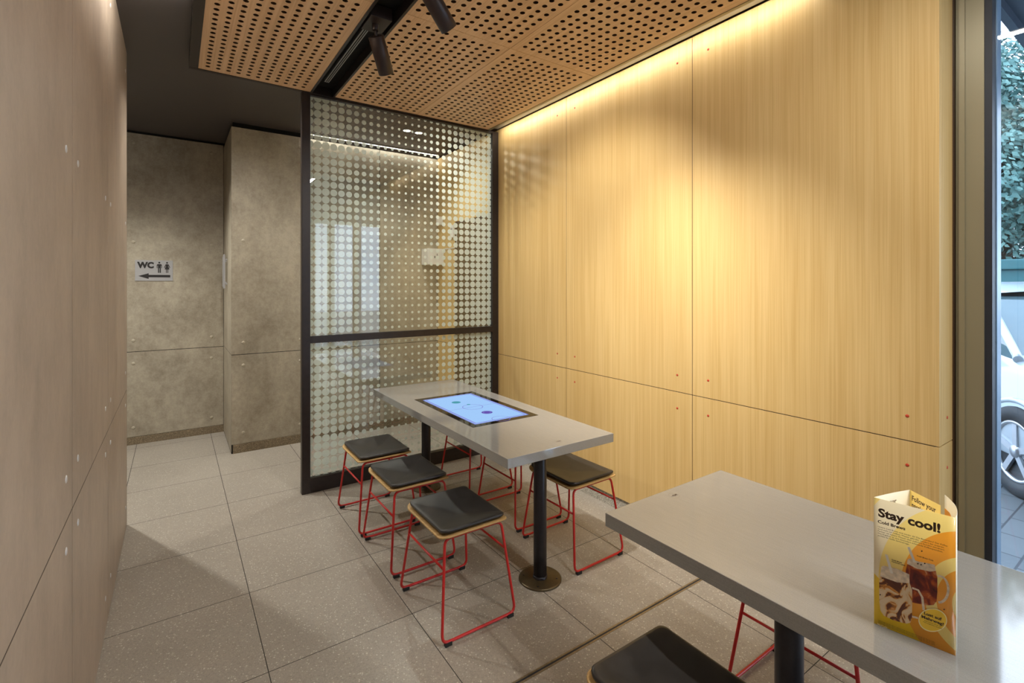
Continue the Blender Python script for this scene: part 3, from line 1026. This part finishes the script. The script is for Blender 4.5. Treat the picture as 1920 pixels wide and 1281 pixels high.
# ------------------------------------------------------------------ folded menu card on table 2
Zt = .7432
A, Bp, Cp = Vector((1.322, .450, 0)), Vector((1.346, .313, 0)), Vector((1.440, .418, 0))
Ep, Fp = Vector((1.394, .350, 0)), Vector((1.474, .362, 0))
HC = .289
card = thing('menu_card', 'yellow folded menu card standing on the near table, headed Stay cool!', 'menu card', (A.x, A.y, Zt), math.atan2((Bp - A).y, (Bp - A).x))
WC_ = (Bp - A).length
inv = Matrix.Rotation(-math.atan2((Bp - A).y, (Bp - A).x), 4, 'Z')
def lc(p):
    return inv @ (p - A)
def panel(p, q, h0, h1, mt, name, parent, curve=0.0, th=.0007):
    m = MB()
    n = 10
    d = (q - p); nrm = Vector((-d.y, d.x, 0)).normalized()
    fr, bk = [], []
    for k in range(n + 1):
        s = k / n
        c = p + d * s + nrm * curve * math.sin(PI * s)
        h = h0 + (h1 - h0) * s
        fr.append((m.b.verts.new((c.x, c.y, 0)), m.b.verts.new((c.x, c.y, h))))
        c2 = c + nrm * th
        bk.append((m.b.verts.new((c2.x, c2.y, 0)), m.b.verts.new((c2.x, c2.y, h))))
    for k in range(n):
        m.face([fr[k][0], fr[k + 1][0], fr[k + 1][1], fr[k][1]], True)
        m.face([bk[k][0], bk[k][1], bk[k + 1][1], bk[k + 1][0]], True)
        m.face([fr[k][1], fr[k + 1][1], bk[k + 1][1], bk[k][1]])
        m.face([fr[k][0], bk[k][0], bk[k + 1][0], fr[k + 1][0]])
    m.face([fr[0][0], fr[0][1], bk[0][1], bk[0][0]]); m.face([fr[n][0], bk[n][0], bk[n][1], fr[n][1]])
    return m.build(name, mt, parent, recalc=False)
lB, lC, lE, lF = lc(Bp), lc(Cp), lc(Ep), lc(Fp)
M['print'] = mat_print()
front = panel(Vector((0, 0, 0)), Vector((WC_, 0, 0)), HC, HC, 'print', 'front_panel', card)
leftp = panel(Vector((0, .0008, 0)), lC, HC, HC, 'card_cream', 'left_panel', card, .002)
backp = panel(lC, lE, HC, HC, 'card_yellow', 'back_panel', card)
flap = panel(Vector((WC_, .0008, 0)), lF, HC, HC, 'card_cream', 'right_flap', card, -.010)

# front art: positions measured across (0..1) and down (0..1) the panel
def FP(X, Y, lay=1):
    s = (X - 158) / 572.0
    top = 135 + 150 * s; bot = 1020 + 223 * s
    v = (Y - top) / (bot - top)
    return Vector((s * WC_, -.00018 * lay, HC * (1 - v)))
def fp(s, v, lay=1):
    return Vector((s * WC_, -.00018 * lay, HC * (1 - v)))
def fpoly(m, pts, lay):
    m.poly([FP(x, y, lay) for x, y in pts])
def ftext(m, s, X, Y, size, bold=0, sx=1.0, lay=4, space=1.0, align='LEFT'):
    o = FP(X, Y, lay)
    text_into(m, s, size, lambda a, b: Vector((o.x + a, o.y, o.z + b)), bold, sx, align, space)
def thick(m, pts, wd, lay):
    P = [FP(x, y, lay) for x, y in pts]
    Lf, Rt = [], []
    for i, p in enumerate(P):
        a = P[max(0, i - 1)]; b = P[min(len(P) - 1, i + 1)]
        d = (b - a).normalized(); nn = Vector((-d.z, 0, d.x)) * wd / 2
        Lf.append(m.b.verts.new(p + nn)); Rt.append(m.b.verts.new(p - nn))
    for i in range(len(P) - 1):
        m.face([Lf[i], Lf[i + 1], Rt[i + 1], Rt[i]])
def arc(cx, cy, rx, ry, a0, a1, n=20):
    return [(cx + rx * math.cos(math.radians(a0 + (a1 - a0) * k / n)), cy + ry * math.sin(math.radians(a0 + (a1 - a0) * k / n))) for k in range(n + 1)]
# jars
m = MB()
fpoly(m, [(402, 610)] + [(392, 650), (392, 700), (408, 820), (420, 872), (452, 880)] + [(540, 896), (585, 893), (604, 868), (610, 800), (610, 700), (600, 655)], 2)
m.build('printed_cold_drink', 'cola', front, recalc=False)
m = MB()
fpoly(m, [(402, 605), (404, 578), (420, 568), (480, 590), (560, 605), (592, 612), (600, 655), (560, 660), (470, 640)], 2.4)
thick(m, arc(622, 782, 60, 92, -100, 95), .0042, 2.2)
m.build('printed_jar_rim', 'jar_glass', front, recalc=False)
m = MB()
fpoly(m, [(203, 690), (197, 740), (198, 860), (206, 930), (232, 968), (300, 1000), (395, 1026), (425, 1018), (436, 985), (438, 900), (438, 790), (420, 740), (330, 735)], 3)
m.build('printed_iced_drink', 'latte', front, recalc=False)
m = MB()
fpoly(m, [(203, 690), (214, 622), (232, 616), (330, 640), (418, 680), (420, 742), (330, 735)], 3.4)
thick(m, [(438, 775), (480, 790), (508, 840), (518, 930)], .0042, 3.4)
thick(m, [(438, 975), (478, 985)], .0042, 3.4)
m.build('printed_jar_rim', 'jar_glass', front, recalc=False)
m = MB()
thick(m, [(250, 538), (292, 672)], .0050, 4); m.build('printed_straw', 'straw', front, recalc=False)
m = MB()
thick(m, [(412, 488), (455, 596)], .0050, 4); m.build('printed_straw', 'straw', front, recalc=False)
for (x, y) in ((505, 517), (655, 922), (545, 1060), (478, 605), (500, 612), (525, 603), (205, 820), (222, 705)):
    m = MB(); fpoly(m, arc(x, y, 6, 5, 0, 330, 10), 4)
    m.build('printed_coffee_bean', 'ink_brown', front, recalc=False)
m = MB()
fpoly(m, arc(578, 998, 97, 82, 0, 350, 35), 4); m.build('badge_ring', 'pale_ink', front, recalc=False)
m = MB()
fpoly(m, arc(578, 998, 90, 75, 0, 350, 35), 4.5); m.build('badge', 'badge', front, recalc=False)
def fline(name, mt, *a, **k):
    m = MB(); ftext(m, *a, **k); m.build(name, mt, front, recalc=False)
fline('headline', 'ink_brown', 'Stay cool!', 190, 266, .0262, .0010, 1.04, 5)
fline('subheading', 'ink_brown', 'Cold Brews', 186, 312, .0092, .0003, 1.12, 5)
m = MB()
body = ['Unsere Cold Brews sind wieder da! Das Besondere? Der Kaffee', 'wird nicht mit heißem Wasser gebrüht, sondern bei unserem',
        'Partner mit kaltem Wasser über mehrere Stunden extrahiert.', 'Das Ergebnis ist eine besonders schonende Kaffeespezialität,', 'perfekt für heiße Sommertage.']
for k, s in enumerate(body):
    ftext(m, s, 187, 343 + 15.5 * k, .0044, 0, 1.04, 5)
m.build('body_text', 'ink_brown', front, recalc=False)
fline('caption', 'ink_brown', 'Cold Brew', 290, 578, .0038, .0001, 1.1, 5); fline('caption', 'ink_brown', 'Caramel Latte', 290, 590, .0038, .0001, 1.1, 5)
fline('caption', 'ink_brown', 'Cold Brew Cola', 470, 552, .0038, .0001, 1.1, 5)
fline('badge_text', 'ink_brown', 'Lust auf', 578, 978, .0086, .0003, 1.05, 6, align='CENTER'); fline('badge_text', 'ink_brown', 'Mehrweg?', 578, 1008, .0086, .0003, 1.05, 6, align='CENTER')
fline('badge_text', 'ink_brown', 'Jetzt Deinen Drink im', 578, 1024, .0030, 0, 1.0, 6, align='CENTER'); fline('badge_text', 'ink_brown', 'Mehrwegbecher bestellen', 578, 1036, .0030, 0, 1.0, 6, align='CENTER')
for k in range(3):
    fline('footnote', 'ink_brown', 'Abbildungen ähnlich. Nur in teilnehmenden Restaurants und solange der Vorrat reicht.', 190, 1000 + 9 * k, .0026, 0, 1.08, 5)
fline('printed_emblem', 'pale_ink', 'McCafé', 182, 1030, .0060, .0001, 1.0, 5)
# inner faces
def on(p, q, off, s0, z, size, txt, mt, par, bold=.0004, sx=1.0):
    d = (q - p).normalized(); nn = Vector((-d.y, d.x, 0))
    m = MB()
    text_into(m, txt, size, lambda a, b: p + d * (s0 + a) + nn * off + Vector((0, 0, z + b)), bold, sx)
    m.build('printed_text', mt, par, recalc=False)
on(lC, lE, -.0004, .006, HC - .0215, .0165, 'Follow your', 'ink_brown', backp, .0004, .80)
on(lC, lE, -.0004, .006, HC - .0375, .0165, 'passion', 'ink_brown', backp, .0004, .80)
on(Vector((0, .0008, 0)), lC, -.0030, .036, HC - .0215, .0150, 'your', 'ink_brown', leftp, .0004, 1.2)
d = (lF - lB); 
m = MB()
P0 = Vector((WC_, .0008, 0)); dd = (lF - P0); nn = Vector((-dd.y, dd.x, 0)).normalized()
cu = lambda s, z, o=.0012: P0 + dd * s + nn * (-.010 * math.sin(PI * s) + o) + Vector((0, 0, z))
pts = [(.98, HC - .030), (.98, HC - .064), (.72, HC - .066), (.50, HC - .064), (.62, HC - .040), (.80, HC - .030)]
for o_ in (.0014, -.0006):
    m.poly([cu(s, z, o_) for s, z in pts])
m.build('printed_patch', 'card_orange', flap, recalc=False)

# ------------------------------------------------------------------ WC sign
sg = thing('restroom_sign', 'grey-white WC sign with man, woman and left arrow on the corridor wall', 'sign', (-.162, YB, 1.661))
MB().box(-.148, .148, -.004, 0, -.100, .100, .0008).build('sign_plate', 'sign', sg)
def SP(X, Y):   # sign artwork, measured across 250..1555 and down 305..1050
    return Vector(((X - 902) / 1305 * .296, -.0046, (680 - Y) / 745 * .200))
m = MB()
o = SP(345, 585)
text_into(m, 'WC', .076, lambda a, b: Vector((o.x + a, o.y, o.z + b)), .0045, .92)
m.build('letters', 'ink', sg, recalc=False)
m = MB()
m.poly([SP(*p) for p in ((360, 882), (712, 780), (712, 838), (1465, 838), (1465, 925), (712, 925), (712, 985))])
m.build('arrow', 'ink', sg, recalc=False)
m = MB()
m.poly([SP(1080 + 36 * math.cos(a * PI / 8), 393 + 30 * math.sin(a * PI / 8)) for a in range(16)])
for q in (((1020, 445), (1140, 445), (1170, 480), (1170, 590), (1148, 590), (1148, 500), (1132, 500), (1132, 760), (1090, 760), (1090, 590), (1072, 590), (1072, 760), (1032, 760), (1032, 500), (1012, 500), (1012, 590), (990, 590), (990, 480)),):
    m.poly([SP(*p) for p in q])
m.build('man_symbol', 'ink', sg, recalc=False)
m = MB()
m.poly([SP(1352 + 36 * math.cos(a * PI / 8), 393 + 30 * math.sin(a * PI / 8)) for a in range(16)])
m.poly([SP(*p) for p in ((1310, 445), (1394, 445), (1416, 470), (1462, 570), (1438, 580), (1400, 500), (1392, 505), (1440, 635), (1392, 635), (1392, 760), (1366, 760), (1366, 640), (1340, 640), (1340, 760), (1314, 760), (1314, 635), (1266, 635), (1312, 505), (1304, 500), (1268, 580), (1244, 570), (1288, 470))])
m.build('woman_symbol', 'ink', sg, recalc=False)

# ------------------------------------------------------------------ white boxes on the wall behind the glass
bx = thing('control_box', 'white electrical box on the wall corner behind the dotted glass', 'electrical box', (2.36, 4.93, 1.745))
MB().box(-.10, .094, -.05, .11, 0, .175, .004).build('housing', 'white', bx)
MB().box(-.02, -.01, -.0505, -.049, .07, .095).box(.01, .016, -.0505, -.049, .085, .12).build('switch', 'ink', bx)
MB().box(.086, .0945, -.36, -.05, .168, .176).build('conduit', 'white', bx)
MB().box(.086, .0945, -.368, -.36, .168, .36).build('conduit', 'white', bx)
sn = MB().box(2.40, 2.454, 4.90, 4.96, 2.19, 2.28, .003).build('wall_sensor', 'white')
tag(sn, 'small white sensor box high on the oak wall behind the glass', 'sensor')
sw = thing('door_keypad', 'narrow white keypad beside the dark door behind the glass', 'keypad', (XW - .0005, 4.56 + .10, 2.03))
MB().box(-.02, 0, -.035, .035, 0, .13, .003).build('housing', 'white', sw)
MB().box(-.0205, -.0195, -.015, -.005, .08, .10).box(-.0205, -.0195, .005, .015, .08, .10).build('button', 'ink', sw)

# ================================================================== OUTSIDE
GZ = -.05
struct(MB().box(2.64, 40, -22, 26, GZ - .1, GZ).build('ground_outside', 'paving'))
cn = MB().box(2.80, 6.2, -6, .72, 3.16, 3.36).build('entrance_canopy', 'canopy')
tag(cn, 'dark blue-grey roof canopy edge outside the top of the window', 'canopy')
MB().box(2.80, 6.2, .70, .74, 3.10, 3.40).build('fascia', 'canopy', cn)

# --- parked car: long axis along y, front towards -y
def make_car():
    t = thing('parked_car', 'white car with grey wheel parked on the paving outside the window', 'car', (5.75, .15, GZ), math.radians(-50))
    # local: x<0 is the side facing the window, front wheel centre at y=0
    K = 1.0
    st = [  # y, z_low, z_mid(belt/hood), half width low, half width mid
        (-.86, .34, .62, .62, .60), (-.82, .24, .74, .74, .70), (-.70, .20, .84, .84, .80), (-.45, .20, .95, .90, .84),
        (.00, .20, 1.00, .92, .86), (.35, .20, 1.03, .92, .88), (.90, .20, 1.05, .92, .90), (2.0, .20, 1.07, .92, .90),
        (2.9, .20, 1.09, .92, .90), (3.25, .22, 1.10, .90, .86), (3.42, .30, 1.05, .84, .80), (3.48, .40, .90, .74, .72)]
    m = MB()
    rings = []
    for y, zl, zm, wl_, wm in st:
        ring = []
        zs = [zl, zl + .10, (zl + zm) * .52, zm - .12, zm - .03, zm]
        ws = [wl_ * .94, wl_, wl_ * 1.01, wm * 1.01, wm * .97, wm * .88]
        pts = [(-a, z) for a, z in zip(ws, zs)] + [(a, z) for a, z in reversed(list(zip(ws, zs)))]
        rings.append([m.b.verts.new((x, y, z)) for x, z in pts])
    for a, b in zip(rings, rings[1:]):
        for i in range(len(a)):
            j = (i + 1) % len(a)
            m.face([a[i], a[j], b[j], b[i]], True)
    m.face(rings[0]); m.face(rings[-1])
    body = m.build('body', 'car_paint', t)
    # cabin: glass block with painted roof and pillars
    cs = [(.20, 1.02, .80, 0), (.80, 1.50, .66, 1), (1.3, 1.56, .65, 1), (2.4, 1.55, .65, 1), (2.95, 1.45, .66, 1), (3.35, 1.08, .76, 0)]
    m = MB()
    rings = []
    for y, z, wd, _ in cs:
        rings.append([m.b.verts.new(p) for p in ((-.83, y, 1.0), (-wd, y, z - .03), (wd, y, z - .03), (.83, y, 1.0))])
    for a, b in zip(rings, rings[1:]):
        for i in range(3):
            m.face([a[i], a[i + 1], b[i + 1], b[i]])
    m.face(rings[0]); m.face(rings[-1])
    m.build('windows', 'car_glass', t)
    m = MB()
    for s in (-1, 1):
        m.tube([(s * .84, .12, 1.0), (s * .80, .20, 1.02), (s * .675, .80, 1.485), (s * .665, 1.3, 1.545), (s * .665, 2.4, 1.535), (s * .675, 2.95, 1.43), (s * .78, 3.35, 1.06)], .030, 10)
        m.tube([(s * .86, 1.35, 1.02), (s * .675, 1.42, 1.53)], .03, 8)
        m.tube([(s * .86, 2.35, 1.05), (s * .675, 2.35, 1.52)], .035, 8)
    rr = []
    for y, z, wd in ((.78, 1.485, .66), (1.0, 1.53, .66), (1.3, 1.565, .65), (2.4, 1.56, .65), (2.95, 1.46, .66)):
        rr.append([m.b.verts.new((x * wd, y, z + dz)) for x, dz in ((-1.03, -.03), (-.9, .015), (-.5, .035), (0, .04), (.5, .035), (.9, .015), (1.03, -.03))])
    for a, b in zip(rr, rr[1:]):
        for i in range(6):
            m.face([a[i], a[i + 1], b[i + 1], b[i]], True)
    m.build('roof', 'car_paint', t)
    for s in (-1, 1):
        for y in (0, 2.55):
            wch = MB()
            wch.tube([(s * .912, y + .378 * math.cos(math.radians(a)), .33 + .378 * math.sin(math.radians(a))) for a in range(-20, 201, 10)], .022, 8)
            wch.build('wheel_arch', 'car_paint', t)
            wm_ = MB().lathe((s * .80, y, .33), (s, 0, 0), [(0, 0), (.33, 0), (.335, .02), (.335, .12), (.32, .14), (.23, .142), (.225, .11), (0, .11)], 48).build('wheel', 'tyre', t)
            r_ = MB()
            r_.lathe((s * .912, y, .33), (s, 0, 0), [(.228, 0), (.228, .026), (.205, .026), (.205, 0)], 40)
            for q in range(5):
                a = 2 * PI * q / 5 + .3
                d = Vector((0, math.cos(a), math.sin(a))); e = Vector((0, -math.sin(a), math.cos(a)))
                r_.obox(Vector((s * .925, y, .33)) + d * .115, (s, 0, 0), d, e, .010, .10, .022)
            r_.lathe((s * .91, y, .33), (s, 0, 0), [(.045, 0), (.045, .03), (0, .034)], 20)
            r_.build('rim', 'rim', wm_)
            MB().lathe((s * .900, y, .33), (s, 0, 0), [(0, 0), (.350, .0), (.350, .008), (.33, .009)], 40).build('wheel_well', 'car_black', t)
        MB().box(min(s * .86, s * 1.05), max(s * .86, s * 1.05), .50, .64, 1.00, 1.14, .03).build('door_mirror', 'car_paint', t)
    MB().box(-.935, -.915, .42, 2.1, .22, .40, .01).build('side_skirt', 'car_black', t)
    # door seam
    MB().tube([(-.944, .47, .42), (-.945, .44, .7), (-.935, .40, .90), (-.90, .34, 1.0)], .003, 6).build('door_seam', 'car_black', t)
    return t
make_car()

# --- teal container behind the car
bt = thing('teal_container', 'dark teal metal container behind the car, below the trees', 'container', (10.6, 1.45, GZ))
MB().box(-.5, .5, -.75, 1.8, .05, 1.80, .02).build('body', 'teal', bt)
MB().box(-.56, .56, -.81, 1.86, 1.80, 1.95, .02).build('lid', 'teal', bt)

# --- trees: trunk plus a crown of leaf sprays
def tree(x, y, h, r, n, mt, lab, seed):
    rnd = random.Random(seed)
    t = thing('tree', lab, 'tree', (x, y, GZ), 0, 'trees behind the car park')
    m = MB()
    m.tube([(0, 0, 0), (.05, .02, h * .25), (-.05, .08, h * .5), (.1, 0, h * .78)], .16, 10)
    for k in range(7):
        a = rnd.uniform(0, 2 * PI); z = h * rnd.uniform(.3, .6)
        m.tube([(0, .04, z), (math.cos(a) * r * .35, math.sin(a) * r * .35, z + h * .12), (math.cos(a) * r * .7, math.sin(a) * r * .7, z + h * .22)], .05, 6)
    m.build('trunk', 'bark', t)
    m = MB()
    blobs = []
    for k in range(34):
        a = rnd.uniform(0, 2 * PI); e = rnd.uniform(-.5, 1)
        rr = r * rnd.uniform(.35, .85)
        blobs.append((Vector((math.cos(a) * rr * math.cos(e), math.sin(a) * rr * math.cos(e), h * .56 + math.sin(e) * h * .38)), r * rnd.uniform(.22, .40)))
    for k in range(n):
        c, br_ = rnd.choice(blobs)
        d = Vector((rnd.gauss(0, 1), rnd.gauss(0, 1), rnd.gauss(0, 1))).normalized()
        p = c + d * br_ * (rnd.random() ** .35)
        u = (d + Vector((rnd.gauss(0, .7), rnd.gauss(0, .7), rnd.gauss(0, .7)))).normalized().orthogonal().normalized()
        v = u.cross(d).normalized()
        s = rnd.uniform(.05, .13)
        m.poly([p - u * s * .5, p + v * s * .35, p + u * s * .9, p - v * s * .35])
    m.build('foliage', mt, t, recalc=False)
tree(13.5, 2.4, 6.3, 2.3, 26000, 'leaf_b', 'leafy green tree outside the window, its crown directly above the container', 1)
tree(21.0, 3.9, 9.0, 3.4, 22000, 'leaf_a', 'darker taller tree farther back outside the window', 2)
tree(14.0, -3.6, 6.5, 2.6, 9000, 'leaf_a', 'dark green tree farthest right beyond the car park', 3)
